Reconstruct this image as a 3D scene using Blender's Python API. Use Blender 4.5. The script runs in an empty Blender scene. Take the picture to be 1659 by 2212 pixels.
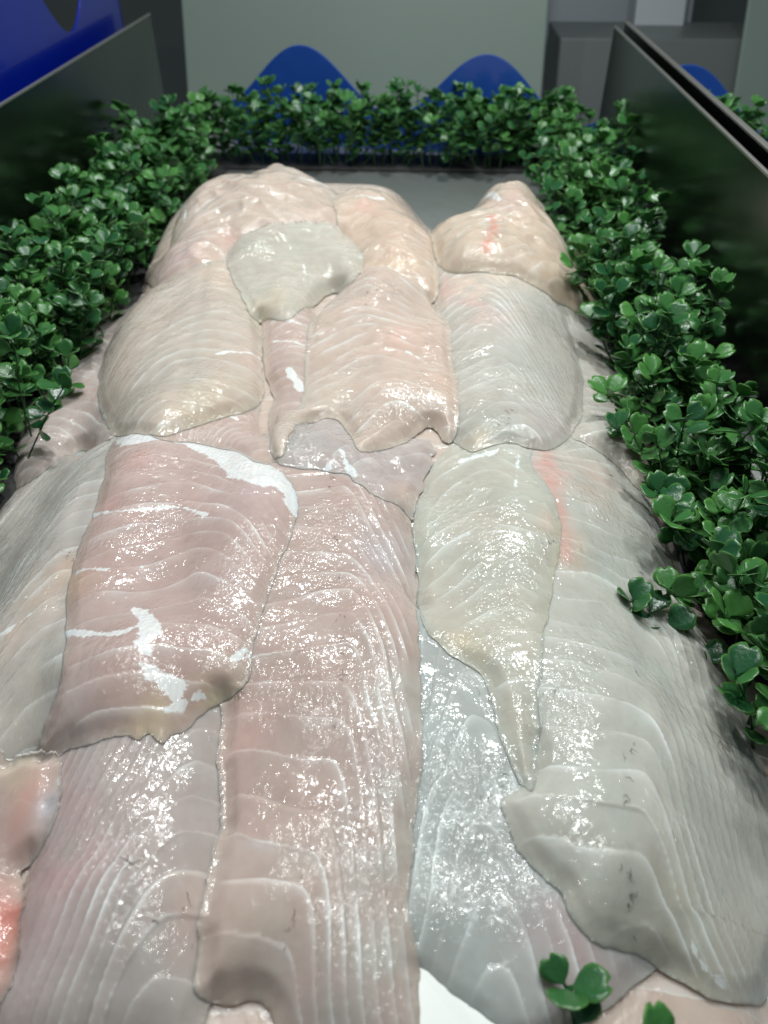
import bpy, math, random
import numpy as np
from mathutils import Vector, Matrix

random.seed(7)
RNG = np.random.default_rng(11)
S = bpy.context.scene
COL = S.collection
rad = math.radians

# ------------------------------------------------------------------ camera
CAM = np.array([0.0, 0.0, 0.42])
PITCH, YAW, FPX, CX, CY = rad(41.0), rad(2.4), 1659.0, 829.5, 1106.0
FWD = np.array([-math.sin(YAW) * math.cos(PITCH), math.cos(YAW) * math.cos(PITCH), -math.sin(PITCH)])
RGT = np.array([math.cos(YAW), math.sin(YAW), 0.0])
UPV = np.cross(RGT, FWD)
cam_d = bpy.data.cameras.new("camera")
cam = bpy.data.objects.new("camera", cam_d)
COL.objects.link(cam)
m = Matrix(((RGT[0], UPV[0], -FWD[0], CAM[0]), (RGT[1], UPV[1], -FWD[1], CAM[1]),
            (RGT[2], UPV[2], -FWD[2], CAM[2]), (0, 0, 0, 1)))
cam.matrix_world = m
cam_d.sensor_fit = 'HORIZONTAL'
cam_d.sensor_width = 36.0
cam_d.lens = 36.0
cam_d.clip_start = 0.01
cam_d.clip_end = 50
cam_d.dof.use_dof = True
cam_d.dof.focus_distance = 0.50
cam_d.dof.aperture_fstop = 10.0
S.camera = cam

# ------------------------------------------------------------------ light
W = bpy.data.worlds.new("World")
S.world = W
W.use_nodes = True
W.node_tree.nodes["Background"].inputs[0].default_value = (0.72, 0.86, 0.90, 1)
W.node_tree.nodes["Background"].inputs[1].default_value = 0.20


def area(name, loc, target, size, energy, color, size_y=None):
    d = bpy.data.lights.new(name, 'AREA')
    d.energy = energy
    d.color = color
    d.size = size
    if size_y:
        d.shape = 'RECTANGLE'
        d.size_y = size_y
    o = bpy.data.objects.new(name, d)
    o.location = loc
    o.rotation_euler = (Vector(target) - Vector(loc)).to_track_quat('-Z', 'Y').to_euler()
    COL.objects.link(o)
    return o


for lx, ly, lz, le in ((-0.34, 1.05, 1.30, 5.0), (0.10, 1.15, 1.35, 11.5), (0.42, 0.95, 1.30, 4.5), (-0.06, 0.56, 1.45, 3.0), (0.34, 0.42, 1.40, 3.0)):  # strongest is the key; the weaker lamps are added to spread the wet glints
    area("glint_lamp", (lx, ly, lz), (0.0, 0.50, 0.08), 0.055, le, (0.97, 1.0, 0.99))
SOFT = area("soft_fill", (-0.08, 0.40, 1.50), (-0.05, 0.55, 0.0), 0.9, 4.5, (0.92, 0.98, 1.0), 0.4)  # broad fill added over the fish so the ambient can stay low
S.view_settings.view_transform = 'Standard'
S.view_settings.look = 'None'
S.view_settings.gamma = 1.0
S.view_settings.exposure = -0.24
S.view_settings.use_curve_mapping = False
S.cycles.max_bounces = 8
S.cycles.transmission_bounces = 6
S.cycles.sample_clamp_indirect = 4.0


# ------------------------------------------------------------------ helpers
def tag(o, label=None, cat=None, group=None, kind=None):
    if label: o['label'] = label
    if cat: o['category'] = cat
    if group: o['group'] = group
    if kind: o['kind'] = kind
    return o


def empty(name, loc=(0, 0, 0)):
    o = bpy.data.objects.new(name, None)
    o.location = loc
    o.empty_display_size = 0.02
    COL.objects.link(o)
    return o


def mesh_obj(name, verts, faces, mat, parent=None, smooth=True, attrs=None):
    """verts (N,3) array, faces list/array of tris or quads."""
    me = bpy.data.meshes.new(name)
    verts = np.asarray(verts, dtype=np.float32)
    if isinstance(faces, np.ndarray):
        nf, k = faces.shape
        me.vertices.add(len(verts))
        me.vertices.foreach_set("co", verts.ravel())
        me.loops.add(nf * k)
        me.loops.foreach_set("vertex_index", faces.astype(np.int32).ravel())
        me.polygons.add(nf)
        me.polygons.foreach_set("loop_start", np.arange(0, nf * k, k, dtype=np.int32))
        me.polygons.foreach_set("loop_total", np.full(nf, k, dtype=np.int32))
        me.update(calc_edges=True)
    else:
        me.from_pydata([tuple(v) for v in verts], [], faces)
    if smooth:
        me.polygons.foreach_set("use_smooth", np.ones(len(me.polygons), dtype=bool))
    for an, data in (attrs or {}).items():
        if data.ndim == 1:
            a = me.attributes.new(an, 'FLOAT', 'POINT')
            a.data.foreach_set("value", data.astype(np.float32))
        else:
            a = me.attributes.new(an, 'FLOAT_VECTOR', 'POINT')
            a.data.foreach_set("vector", data.astype(np.float32).ravel())
    me.materials.append(mat)
    o = bpy.data.objects.new(name, me)
    COL.objects.link(o)
    if parent: o.parent = parent
    return o


def box_vf(x0, x1, y0, y1, z0, z1):
    v = [(x, y, z) for z in (z0, z1) for y in (y0, y1) for x in (x0, x1)]
    f = [(0, 2, 3, 1), (4, 5, 7, 6), (0, 1, 5, 4), (2, 6, 7, 3), (0, 4, 6, 2), (1, 3, 7, 5)]
    return v, f


def bevel(o, w, seg=2):
    b = o.modifiers.new("bevel", 'BEVEL')
    b.width = w
    b.segments = seg
    b.limit_method = 'ANGLE'
    return o


# node helper
class NT:
    def __init__(s, name):
        s.m = bpy.data.materials.new(name)
        s.m.use_nodes = True
        s.t = s.m.node_tree
        s.b = s.t.nodes["Principled BSDF"]
        s.out = s.t.nodes["Material Output"]

    def n(s, typ, ins=None, **kw):
        nd = s.t.nodes.new(typ)
        for k, v in kw.items():
            setattr(nd, k, v)
        for k, v in (ins or {}).items():
            s.put(nd.inputs[k], v)
        return nd

    def put(s, sock, v):
        if isinstance(v, bpy.types.NodeSocket):
            s.t.links.new(v, sock)
        elif isinstance(v, bpy.types.Node):
            s.t.links.new(v.outputs[0], sock)
        else:
            sock.default_value = v

    def math(s, op, a, b=None, c=None, clamp=False):
        nd = s.t.nodes.new('ShaderNodeMath')
        nd.operation = op
        nd.use_clamp = clamp
        s.put(nd.inputs[0], a)
        if b is not None: s.put(nd.inputs[1], b)
        if c is not None: s.put(nd.inputs[2], c)
        return nd.outputs[0]

    def mix(s, fac, a, b, blend='MIX'):
        nd = s.t.nodes.new('ShaderNodeMix')
        nd.data_type = 'RGBA'
        nd.blend_type = blend
        s.put(nd.inputs[0], fac)
        s.put(nd.inputs[6], a)
        s.put(nd.inputs[7], b)
        return nd.outputs[2]

    def ramp(s, v, lo, hi, a=0.0, b=1.0, smooth=True):
        nd = s.t.nodes.new('ShaderNodeMapRange')
        if smooth: nd.interpolation_type = 'SMOOTHSTEP'
        s.put(nd.inputs[0], v)
        nd.inputs[1].default_value = lo
        nd.inputs[2].default_value = hi
        nd.inputs[3].default_value = a
        nd.inputs[4].default_value = b
        return nd.outputs[0]

    def noise(s, vec, scale, detail=2.0, rough=0.5, dist=0.0):
        nd = s.n('ShaderNodeTexNoise')
        s.put(nd.inputs['Vector'], vec)
        nd.inputs['Scale'].default_value = scale
        nd.inputs['Detail'].default_value = detail
        nd.inputs['Roughness'].default_value = rough
        nd.inputs['Distortion'].default_value = dist
        return nd.outputs[0]

    def attr(s, name):
        nd = s.n('ShaderNodeAttribute', attribute_name=name)
        return nd

    def bump(s, h, strength, dist, normal=None):
        nd = s.n('ShaderNodeBump')
        s.put(nd.inputs['Height'], h)
        nd.inputs['Strength'].default_value = strength
        nd.inputs['Distance'].default_value = dist
        if normal is not None: s.put(nd.inputs['Normal'], normal)
        return nd.outputs[0]

    def set(s, **kw):
        for k, v in kw.items():
            s.put(s.b.inputs[k.replace('_', ' ')], v)


def fish_material():
    t = NT("raw_white_fish")
    co = t.n('ShaderNodeTexCoord').outputs['Object']
    tint = t.attr("tint").outputs['Vector']
    ph = t.attr("phase").outputs['Fac']
    ls = t.attr("lines").outputs['Fac']
    wh = t.attr("white").outputs['Fac']
    n1 = t.noise(co, 55, 3, 0.55)
    nfine = t.noise(co, 420, 2, 0.5)
    p2 = t.math('ADD', ph, t.math('MULTIPLY', t.math('SUBTRACT', n1, 0.5), 0.24))
    f = t.math('FRACT', p2)
    cell = t.math('FLOOR', p2)
    wn = t.n('ShaderNodeTexWhiteNoise', noise_dimensions='1D')
    t.put(wn.inputs['W'], cell)
    rnd = wn.outputs['Value']
    # line: sharp on one side, milky falloff on the other; each septum of its own strength
    milky = t.math('POWER', t.math('SUBTRACT', 1.0, f), 4.2)
    thin = t.ramp(f, 0.0, 0.085, 1.0, 0.0)
    brk = t.ramp(t.noise(co, 26, 2, 0.5), 0.34, 0.66)
    strength = t.math('MULTIPLY', ls, t.math('MULTIPLY', brk, t.math('ADD', 0.30, t.math('MULTIPLY', rnd, 0.85))))
    soft = t.math('MULTIPLY', t.math('MULTIPLY', milky, 0.80), strength)
    hard = t.math('MULTIPLY', t.math('MULTIPLY', thin, 0.28), strength)
    lin = t.math('ADD', soft, hard, clamp=True)
    # flesh colour drift
    big = t.noise(co, 17, 3, 0.6)
    warm = t.mix(t.ramp(big, 0.35, 0.75), (1.03, 0.995, 0.97, 1), (0.97, 1.0, 0.99, 1))
    c = t.mix(1.0, tint, warm, 'MULTIPLY')
    dk = t.mix(t.ramp(t.noise(co, 75, 4, 0.62), 0.30, 0.70), (0.94, 0.92, 0.91, 1), (1.03, 1.04, 1.04, 1))
    c = t.mix(1.0, c, dk, 'MULTIPLY')
    # thin muscle fibres
    c = t.mix(lin, c, (0.90, 0.95, 0.93, 1))
    # silver skin
    wn2 = t.math('ADD', wh, t.math('ADD', t.math('MULTIPLY', t.math('SUBTRACT', t.noise(co, 160, 4, 0.7), 0.5), 10.0),
                                   t.math('MULTIPLY', t.math('SUBTRACT', t.noise(co, 60, 2, 0.5), 0.5), 8.0)))
    wmask = t.ramp(wn2, 0.0, 0.8)
    streak = t.ramp(t.noise(t.n('ShaderNodeMapping', {'Vector': co, 'Scale': (500, 60, 60), 'Rotation': (0, 0, 0.5)}), 1.0, 2, 0.5), 0.3, 0.65, 0.78, 1.0)
    wm = t.math('MULTIPLY', wmask, streak)
    c = t.mix(t.math('MULTIPLY', wm, 0.88), c, (0.84, 0.87, 0.86, 1))
    t.set(Base_Color=c)
    t.b.subsurface_method = 'RANDOM_WALK'
    t.set(Subsurface_Weight=0.85, Subsurface_Radius=(1.0, 0.80, 0.72), Subsurface_Scale=0.008)
    t.set(Roughness=0.5, IOR=1.38, Specular_IOR_Level=0.15)
    # relief: shingled flakes
    saw = t.math('MULTIPLY', t.math('POWER', t.math('SUBTRACT', 1.0, f), 1.6), ls)
    b1 = t.bump(saw, 0.6, 0.0005)
    b2 = t.bump(t.noise(co, 90, 3, 0.5), 0.30, 0.0010, b1)
    # water film: clusters of tiny beads and wrinkles
    patch = t.ramp(t.noise(co, 22, 3, 0.6), 0.40, 0.64, 0.13, 1.0)
    w1 = t.noise(t.n('ShaderNodeMapping', {'Vector': co, 'Scale': (1.0, 0.62, 1.0)}), 300, 2, 0.5, 0.5)
    vo = t.n('ShaderNodeTexVoronoi', feature='SMOOTH_F1')
    t.put(vo.inputs['Vector'], co)
    vo.inputs['Scale'].default_value = 300
    vo.inputs['Smoothness'].default_value = 0.5
    vh = t.math('SUBTRACT', 1.0, vo.outputs['Distance'])
    wet = t.math('MULTIPLY', patch, t.math('ADD', w1, t.math('MULTIPLY', vh, 0.45)))
    b3 = t.bump(wet, 1.0, 0.0022, b2)
    t.set(Normal=b2)
    t.set(Coat_Weight=1.0, Coat_Roughness=0.12, Coat_IOR=1.46, Coat_Normal=b3)
    return t.m


def leaf_material():
    t = NT("green_plastic_leaf")
    rim = t.attr("rim").outputs['Fac']
    rnd = t.attr("rnd").outputs['Fac']
    co = t.n('ShaderNodeTexCoord').outputs['Object']
    c = t.mix(rnd, (0.020, 0.11, 0.040, 1), (0.085, 0.27, 0.06, 1))
    c = t.mix(t.ramp(rim, 0.78, 1.0, 0.0, 0.5), c, (0.14, 0.34, 0.06, 1))
    c = t.mix(t.ramp(t.noise(co, 300, 2), 0.45, 0.75, 0.0, 0.25), c, (0.06, 0.16, 0.06, 1))
    t.set(Base_Color=c, Roughness=0.28, Specular_IOR_Level=0.6)
    t.set(Normal=t.bump(t.noise(co, 420, 3), 0.5, 0.0006))
    tr = t.n('ShaderNodeBsdfTranslucent')
    t.put(tr.inputs[0], t.mix(0.5, c, (0.10, 0.30, 0.03, 1)))
    mx = t.n('ShaderNodeMixShader')
    mx.inputs[0].default_value = 0.22
    t.t.links.new(t.b.outputs[0], mx.inputs[1])
    t.t.links.new(tr.outputs[0], mx.inputs[2])
    t.t.links.new(mx.outputs[0], t.out.inputs[0])
    return t.m


def steel_material(name, col=(0.34, 0.35, 0.34), rough=0.22, wet=False):
    t = NT(name)
    co = t.n('ShaderNodeTexCoord').outputs['Object']
    br = t.noise(t.n('ShaderNodeMapping', {'Vector': co, 'Scale': (1, 260, 6)}), 3.0, 3, 0.6)
    sm = t.noise(co, 9, 4, 0.6)
    t.set(Base_Color=t.mix(t.ramp(sm, 0.35, 0.7, 0.0, 0.35), (*col, 1), (col[0] * .6, col[1] * .58, col[2] * .55, 1)), Metallic=1.0)
    t.set(Roughness=t.math('ADD', rough, t.math('MULTIPLY', t.math('ADD', sm, br), 0.07)))
    if wet:
        t.set(Normal=t.bump(t.noise(co, 60, 3), 0.35, 0.002))
    return t.m


def plain(name, col, rough=0.5, metal=0.0, var=0.12, scale=30, **kw):
    t = NT(name)
    co = t.n('ShaderNodeTexCoord').outputs['Object']
    n = t.noise(co, scale, 4, 0.6)
    a = tuple(x * (1 - var) for x in col) + (1,)
    b = tuple(min(1, x * (1 + var)) for x in col) + (1,)
    t.set(Base_Color=t.mix(n, a, b), Roughness=rough, Metallic=metal)
    t.set(Normal=t.bump(t.noise(co, scale * 12, 2), 0.15, 0.0004))
    t.set(**kw)
    return t.m


FISH = fish_material()
LEAF = leaf_material()
STEM = plain("green_plastic_stem", (0.02, 0.07, 0.02), 0.4)
STEEL = steel_material("dark_brushed_steel", (0.15, 0.16, 0.155), 0.17)
DECKM = steel_material("wet_steel_deck", (0.66, 0.69, 0.68), 0.40, True)
RIM = steel_material("lit_steel_edge", (0.6, 0.58, 0.55), 0.35)  # lighter than the sheet: light caught by the top edge, put into the colour
BLUE = plain("blue_plastic", (0.012, 0.07, 0.36), 0.35, var=0.05, Coat_Weight=0.3)
BLUE2 = plain("deep_blue_plastic", (0.0, 0.010, 0.24), 0.30, var=0.05, Coat_Weight=0.4)
WALLM = plain("grey_green_panel", (0.16, 0.205, 0.18), 0.55, var=0.06, scale=3)
PALE = plain("pale_grey_enamel", (0.25, 0.28, 0.31), 0.5, var=0.05, scale=4)
WHITEC = plain("light_enamel", (0.40, 0.43, 0.46), 0.5, var=0.05, scale=4)
DARKM = plain("dark_grey_enamel", (0.10, 0.115, 0.11), 0.4, var=0.1, scale=6)
BLACK = plain("dark_gap", (0.03, 0.03, 0.03), 0.6)
GLARE = plain("white_glare", (0.85, 0.87, 0.83), 0.5, var=0.03)  # white colour stands in for glare at the front edge
HAIR = plain("dark_fibre", (0.05, 0.04, 0.035), 0.5)

# ------------------------------------------------------------------ height field of the pile
DX = 0.001
X0, X1, Y0, Y1 = -0.52, 0.36, -0.08, 1.26
NX, NY = int(round((X1 - X0) / DX)) + 1, int(round((Y1 - Y0) / DX)) + 1
gx = X0 + np.arange(NX) * DX
gy = Y0 + np.arange(NY) * DX
GX, GY = np.meshgrid(gx, gy)          # [row=y, col=x]


def gblur(a, sig):
    r = max(1, int(sig * 3))
    k = np.exp(-0.5 * (np.arange(-r, r + 1) / sig) ** 2)
    k /= k.sum()
    p = np.pad(a, ((r, r), (0, 0)), mode='edge')
    out = np.zeros_like(a)
    for i, w in enumerate(k):
        out += w * p[i:i + a.shape[0]]
    p = np.pad(out, ((0, 0), (r, r)), mode='edge')
    out = np.zeros_like(a)
    for i, w in enumerate(k):
        out += w * p[:, i:i + a.shape[1]]
    return out


def vnoise(x, y, scale, seed):
    r = np.random.default_rng(seed)
    tab = r.random((64, 64)) * 2 - 1
    u, v = x / scale + 17.3, y / scale + 9.1
    iu, iv = np.floor(u).astype(int), np.floor(v).astype(int)
    fu, fv = u - iu, v - iv
    fu, fv = fu * fu * (3 - 2 * fu), fv * fv * (3 - 2 * fv)
    g = lambda a, b: tab[b % 64, a % 64]
    return (g(iu, iv) * (1 - fu) * (1 - fv) + g(iu + 1, iv) * fu * (1 - fv)
            + g(iu, iv + 1) * (1 - fu) * fv + g(iu + 1, iv + 1) * fu * fv)


def sst(x):
    x = np.clip(x, 0, 1)
    return x * x * (3 - 2 * x)


def sampleH(H, x, y):
    u = np.clip((x - X0) / DX, 0, NX - 1.001)
    v = np.clip((y - Y0) / DX, 0, NY - 1.001)
    iu, iv = u.astype(int), v.astype(int)
    fu, fv = u - iu, v - iv
    h = (H[iv, iu] * (1 - fu) * (1 - fv) + H[iv, iu + 1] * fu * (1 - fv)
         + H[iv + 1, iu] * (1 - fu) * fv + H[iv + 1, iu + 1] * fu * fv)
    inside = (x > X0) & (x < X1) & (y > Y0) & (y < Y1)
    return np.where(inside, h, 0.0)


def unproj(pts, H, zf=0.0):
    """pixels of the traced picture -> points on the pile surface as it stands"""
    p = np.asarray(pts, float)
    d = FWD[None, :] * FPX + RGT[None, :] * (p[:, 0:1] - CX) - UPV[None, :] * (p[:, 1:2] - CY)
    d /= np.linalg.norm(d, axis=1, keepdims=True)
    t = np.full(len(p), 0.15)
    zv = zf * np.clip((640 - p[:, 1]) / 170, 0, 1)      # only the rear rim, where the outline stands clear of the pile
    hit = np.zeros(len(p), bool)
    for _ in range(1800):
        q = CAM[None, :] + d * t[:, None]
        s = np.maximum(sampleH(H, q[:, 0], q[:, 1]), zv)
        hit |= q[:, 2] <= s
        if hit.all(): break
        t = np.where(hit, t, t + 0.001)
    q = CAM[None, :] + d * t[:, None]
    return q[:, :2]


def smooth_closed(P, n=6):
    P = np.asarray(P, float)
    N = len(P)
    out = []
    for i in range(N):
        p0, p1, p2, p3 = P[i - 1], P[i], P[(i + 1) % N], P[(i + 2) % N]
        for k in range(n):
            t = k / n
            out.append(0.5 * ((2 * p1) + (-p0 + p2) * t + (2 * p0 - 5 * p1 + 4 * p2 - p3) * t * t
                              + (-p0 + 3 * p1 - 3 * p2 + p3) * t ** 3))
    return np.array(out)


def smooth_open(P, n=8):
    P = np.asarray(P, float)
    if len(P) < 3: return P
    Q = np.vstack([2 * P[0] - P[1], P, 2 * P[-1] - P[-2]])
    out = []
    for i in range(1, len(Q) - 2):
        p0, p1, p2, p3 = Q[i - 1], Q[i], Q[i + 1], Q[i + 2]
        for k in range(n):
            t = k / n
            out.append(0.5 * ((2 * p1) + (-p0 + p2) * t + (2 * p0 - 5 * p1 + 4 * p2 - p3) * t * t
                              + (-p0 + 3 * p1 - 3 * p2 + p3) * t ** 3))
    out.append(Q[-2])
    return np.array(out)


def poly_sdf(x, y, P):
    """>0 inside; x,y flat arrays"""
    d2 = np.full(x.shape, 1e9)
    ins = np.zeros(x.shape, bool)
    n = len(P)
    for i in range(n):
        ax, ay = P[i]
        bx, by = P[(i + 1) % n]
        ex, ey = bx - ax, by - ay
        L = ex * ex + ey * ey + 1e-14
        t = np.clip(((x - ax) * ex + (y - ay) * ey) / L, 0, 1)
        d2 = np.minimum(d2, (x - ax - t * ex) ** 2 + (y - ay - t * ey) ** 2)
        if ay != by:
            ins ^= ((ay > y) != (by > y)) & (x < ex * (y - ay) / ey + ax)
    return np.where(ins, 1, -1) * np.sqrt(d2)


def line_param(x, y, P):
    """arc length s and signed offset t (+ = right of travel towards viewer) to a polyline"""
    best = np.full(x.shape, 1e9)
    s = np.zeros_like(x)
    tt = np.zeros_like(x)
    acc = 0.0
    n = len(P) - 1
    for i in range(n):
        a, b = P[i], P[i + 1]
        e = b - a
        L = math.hypot(*e)
        if L < 1e-7: continue
        e = e / L
        r = (x - a[0]) * e[0] + (y - a[1]) * e[1]
        lo = -1e9 if i == 0 else 0.0
        hi = 1e9 if i == n - 1 else L
        rc = np.clip(r, lo, hi)
        dx, dy = x - a[0] - rc * e[0], y - a[1] - rc * e[1]
        d = dx * dx + dy * dy
        side = (x - a[0]) * (e[1]) - (y - a[1]) * (e[0])   # >0 : right of direction
        m_ = d < best
        best = np.where(m_, d, best)
        s = np.where(m_, acc + rc, s)
        tt = np.where(m_, np.sign(side) * np.sqrt(d), tt)
        acc += L
    return s, -tt      # travel runs towards the viewer (-y), so image-right = +x


def line_dist(x, y, P):
    best = np.full(x.shape, 1e9)
    for a, b in zip(P[:-1], P[1:]):
        e = b - a
        L = e @ e + 1e-14
        t = np.clip(((x - a[0]) * e[0] + (y - a[1]) * e[1]) / L, 0, 1)
        best = np.minimum(best, (x - a[0] - t * e[0]) ** 2 + (y - a[1] - t * e[1]) ** 2)
    return np.sqrt(best)


# hidden lower layers of the pile: one mound
def mound():
    yf, yb = -0.03, 1.095
    back = sst((GY - 0.55) / 0.35)
    xl, xr = -0.285 - 0.045 * back, 0.172 + 0.018 * back
    ix = np.minimum(GX - xl, xr - GX)
    iy = np.minimum(GY - yf, yb - GY)
    fx = np.where(ix > 0, np.sqrt(np.clip(1 - (1 - np.clip(ix / (0.16 - 0.08 * back), 0, 1)) ** 2, 0, 1)), 0)
    fy = np.where(iy > 0, np.sqrt(np.clip(1 - (1 - np.clip(iy / np.where(GY > 0.6, 0.09, 0.15), 0, 1)) ** 2, 0, 1)), 0)
    h = 0.058 * fx * fy
    # the two rear heaps part in the middle
    h *= 1 - 0.85 * np.exp(-((GX - 0.035) / 0.045) ** 2) * sst((GY - 0.86) / 0.12)
    h *= 1 + 0.62 * sst((GY - 0.74) / 0.24)
    return gblur(np.maximum(h + 0.003 * vnoise(GX, GY, 0.05, 3) * (h > 0.004), 0), 6)


H = mound()
H_mound = H.copy()

# ------------------------------------------------------------------ fillets
# colours (linear albedo)
PINK = (0.60, 0.46, 0.41)
ROSE = (0.62, 0.40, 0.36)
CREAM = (0.62, 0.55, 0.46)
GREY = (0.52, 0.54, 0.50)
WARM = (0.66, 0.53, 0.46)
PALEW = (0.62, 0.59, 0.54)
RED = (0.62, 0.16, 0.12)
YEL = (0.58, 0.50, 0.34)

dens = {}
FILLETS = []


def fillet(label, outline, spine, tint, T=0.016, spacing=0.022, kl=(0.3, 1.0), kr=(0.3, 1.0), lines=1.0,
           zf=0.0, blobs=(), white=(), strokes=(), hairs=(), edge=0.0065, rim_t=0.11, rag=0.0011, blur=15, lump=1.0):
    global H
    seed = len(FILLETS) + 40
    P = unproj(outline, H, zf)
    P = smooth_closed(P, 9)
    # ragged cut edge
    P = P + np.stack([vnoise(P[:, 0], P[:, 1], 0.011, seed), vnoise(P[:, 0], P[:, 1], 0.011, seed + 1)], 1) * rag \
        + np.stack([vnoise(P[:, 0], P[:, 1], 0.004, seed + 2), vnoise(P[:, 0], P[:, 1], 0.004, seed + 3)], 1) * rag * 0.45
    SP = smooth_open(unproj(spine, H, zf), 6)
    near = P[:, 1].min()
    st = 1 if near < 0.55 else 2
    lo, hi = P.min(0) - 0.006, P.max(0) + 0.006
    i0, i1 = max(0, int((lo[0] - X0) / DX)), min(NX - 1, int((hi[0] - X0) / DX) + 1)
    j0, j1 = max(0, int((lo[1] - Y0) / DX)), min(NY - 1, int((hi[1] - Y0) / DX) + 1)
    sub = (slice(j0, j1 + 1), slice(i0, i1 + 1))
    x, y = GX[sub], GY[sub]
    sh = x.shape
    sd = poly_sdf(x.ravel(), y.ravel(), P).reshape(sh)
    Hs = H[sub]
    # drape: relaxed version of what lies beneath
    pad = 46
    js, je, is_, ie = max(0, j0 - pad), min(NY, j1 + 1 + pad), max(0, i0 - pad), min(NX, i1 + 1 + pad)
    hb = gblur(H[js:je, is_:ie], blur)[j0 - js:j0 - js + sh[0], i0 - is_:i0 - is_ + sh[1]]
    g = sst((sd + 0.001) / 0.013)
    low = Hs + g * (np.maximum(hb, Hs - 0.008) - Hs)
    s, t = line_param(x.ravel(), y.ravel(), SP)
    s, t = s.reshape(sh), t.reshape(sh)
    u = np.clip(sd / edge, 0, 1)
    ev = rim_t * (1 + 0.45 * vnoise(x, y, 0.02, seed + 4))
    lens = gblur(1 - np.exp(-np.clip(sd, 0, 1) / 0.022), 7) * sst((sd + 0.002) / 0.012)
    prof = ev * np.sqrt(np.clip(1 - (1 - u) ** 2, 0, 1)) + (1 - ev) * lens * 1.5
    crown = 1.0
    wav = 0.0026 * vnoise(x, y, 0.055, seed + 2) + 0.0007 * vnoise(x, y, 0.018, seed + 3)
    wav = wav * lump + (lump > 1) * 0.0016 * (1 - np.abs(vnoise(x + 0.5 * y, y - 0.3 * x, 0.022, seed + 12)) * 2)
    groove = -0.0005 * np.exp(-(t / 0.006) ** 2)
    tl = np.abs(np.minimum(t, 0))
    tr = np.maximum(t, 0)
    tab = np.arange(0, 0.4, 0.0005)
    def integ(k):
        sl_ = np.minimum(k[0] * (1 + 3 * (k[1] - 1) * (tab / 0.022) ** 2), max(3.2, k[0])) * sst(tab / 0.011)
        return np.concatenate([[0], np.cumsum(sl_[:-1]) * 0.0005])
    a = np.interp(tl, tab, integ(kl)) + np.interp(tr, tab, integ(kr))
    # round the kink
    s = s + 0.005 * vnoise(x, y, 0.06, seed + 6)
    ph = (s - a) / spacing + 0.30 * vnoise(x, y, 0.035, seed + 5)
    slope = np.interp(tl, tab[1:], np.diff(integ(kl)) / 0.0005) * (t < 0) + np.interp(tr, tab[1:], np.diff(integ(kr)) / 0.0005) * (t >= 0)
    lmod = np.clip(0.58 + 0.36 * slope, 0, 1.05) * (1 - 0.5 * sst((np.abs(t) - 0.035) / 0.03)) * (0.8 + 0.45 * vnoise(x, y, 0.03, seed + 31))
    lines_f = lines * np.clip(lmod, 0.05, 1.2)
    f = ph - np.floor(ph)
    saw = 0.00042 * lines * (1 - f) ** 1.5 * sst(sd / 0.008)
    cells = np.floor(ph).astype(int)
    ct = np.random.default_rng(seed + 20).normal(0, 1, 400)
    bl = sst(f / 0.10)
    flake = ct[(cells + 200) % 400] * bl + ct[(cells + 199) % 400] * (1 - bl)
    fl_amp = lines * sst(sd / 0.012) * (0.5 + 0.5 * vnoise(x, y, 0.03, seed + 21))
    top = low + T * prof * crown + (wav + groove) * prof + saw + 0.00042 * flake * fl_amp
    top = np.maximum(top, Hs + 0.0006)
    inside = sd > 0
    Hn = Hs.copy()
    Hn[inside] = np.maximum(Hs, top)[inside]
    # ---- marks
    H[sub] = Hn
    tintv = np.ones(sh + (3,)) * (np.array(tint) * 0.86 + np.array((-0.010, -0.010, -0.004)))
    mott = 0.5 + 0.5 * vnoise(x, y, 0.04, seed + 7)
    lum = tintv.mean(-1, keepdims=True)
    tintv = lum + (tintv - lum) * 0.95
    tintv *= (0.95 + 0.10 * mott + 0.035 * np.clip(flake, -2, 2) * fl_amp)[..., None]
    for (bx, by, br, bc, bs) in blobs:
        c = unproj([(bx, by)], H, zf)[0]
        dist = math.dist((c[0], c[1], 0.1), CAM)
        r = br * dist / FPX
        w = bs * np.exp(-(((x - c[0]) ** 2 + ((y - c[1]) * 0.75) ** 2) / r ** 2)) * (0.75 + 0.5 * vnoise(x, y, 0.012, seed + 9))
        w = np.clip(w, 0, 1)[..., None]
        tintv = tintv * (1 - w) + np.array(bc) * w
    for (pts, wd, bc, bs) in strokes:
        L = smooth_open(unproj(pts, H, zf), 5)
        w = np.clip(bs * np.exp(-(line_dist(x.ravel(), y.ravel(), L).reshape(sh) / wd) ** 2) *
                    (0.8 + 0.5 * vnoise(x, y, 0.01, seed + 10)), 0, 1)[..., None]
        tintv = tintv * (1 - w) + np.array(bc) * w
    # rims of the cut are thinner and yellower
    w = (0.22 * np.exp(-np.clip(sd, 0, 1) / 0.004))[..., None]
    tintv = tintv * (1 - w) + np.array((0.60, 0.54, 0.42)) * w
    whv = np.full(sh, -9.0)
    for wspec in white:
        if wspec[0] == 'poly':
            L = smooth_closed(unproj(wspec[1], H, zf), 4)
            v = poly_sdf(x.ravel(), y.ravel(), L).reshape(sh) * 1000
        else:
            L = smooth_open(unproj(wspec[1], H, zf), 5)
            v = (wspec[2] - line_dist(x.ravel(), y.ravel(), L).reshape(sh)) * 1000
        whv = np.maximum(whv, np.clip(v, -9, 4))
    # ---- mesh from the raster, rim vertices snapped onto the outline
    gyv, gxv = np.gradient(sd, DX)
    sl = (slice(None, None, st), slice(None, None, st))
    X_, Y_, SD = x[sl], y[sl], sd[sl]
    gX, gY = gxv[sl], gyv[sl]
    nrm = np.sqrt(gX ** 2 + gY ** 2) + 1e-9
    out_ = SD <= 0
    X_ = np.where(out_, X_ - SD * gX / nrm, X_)
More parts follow.
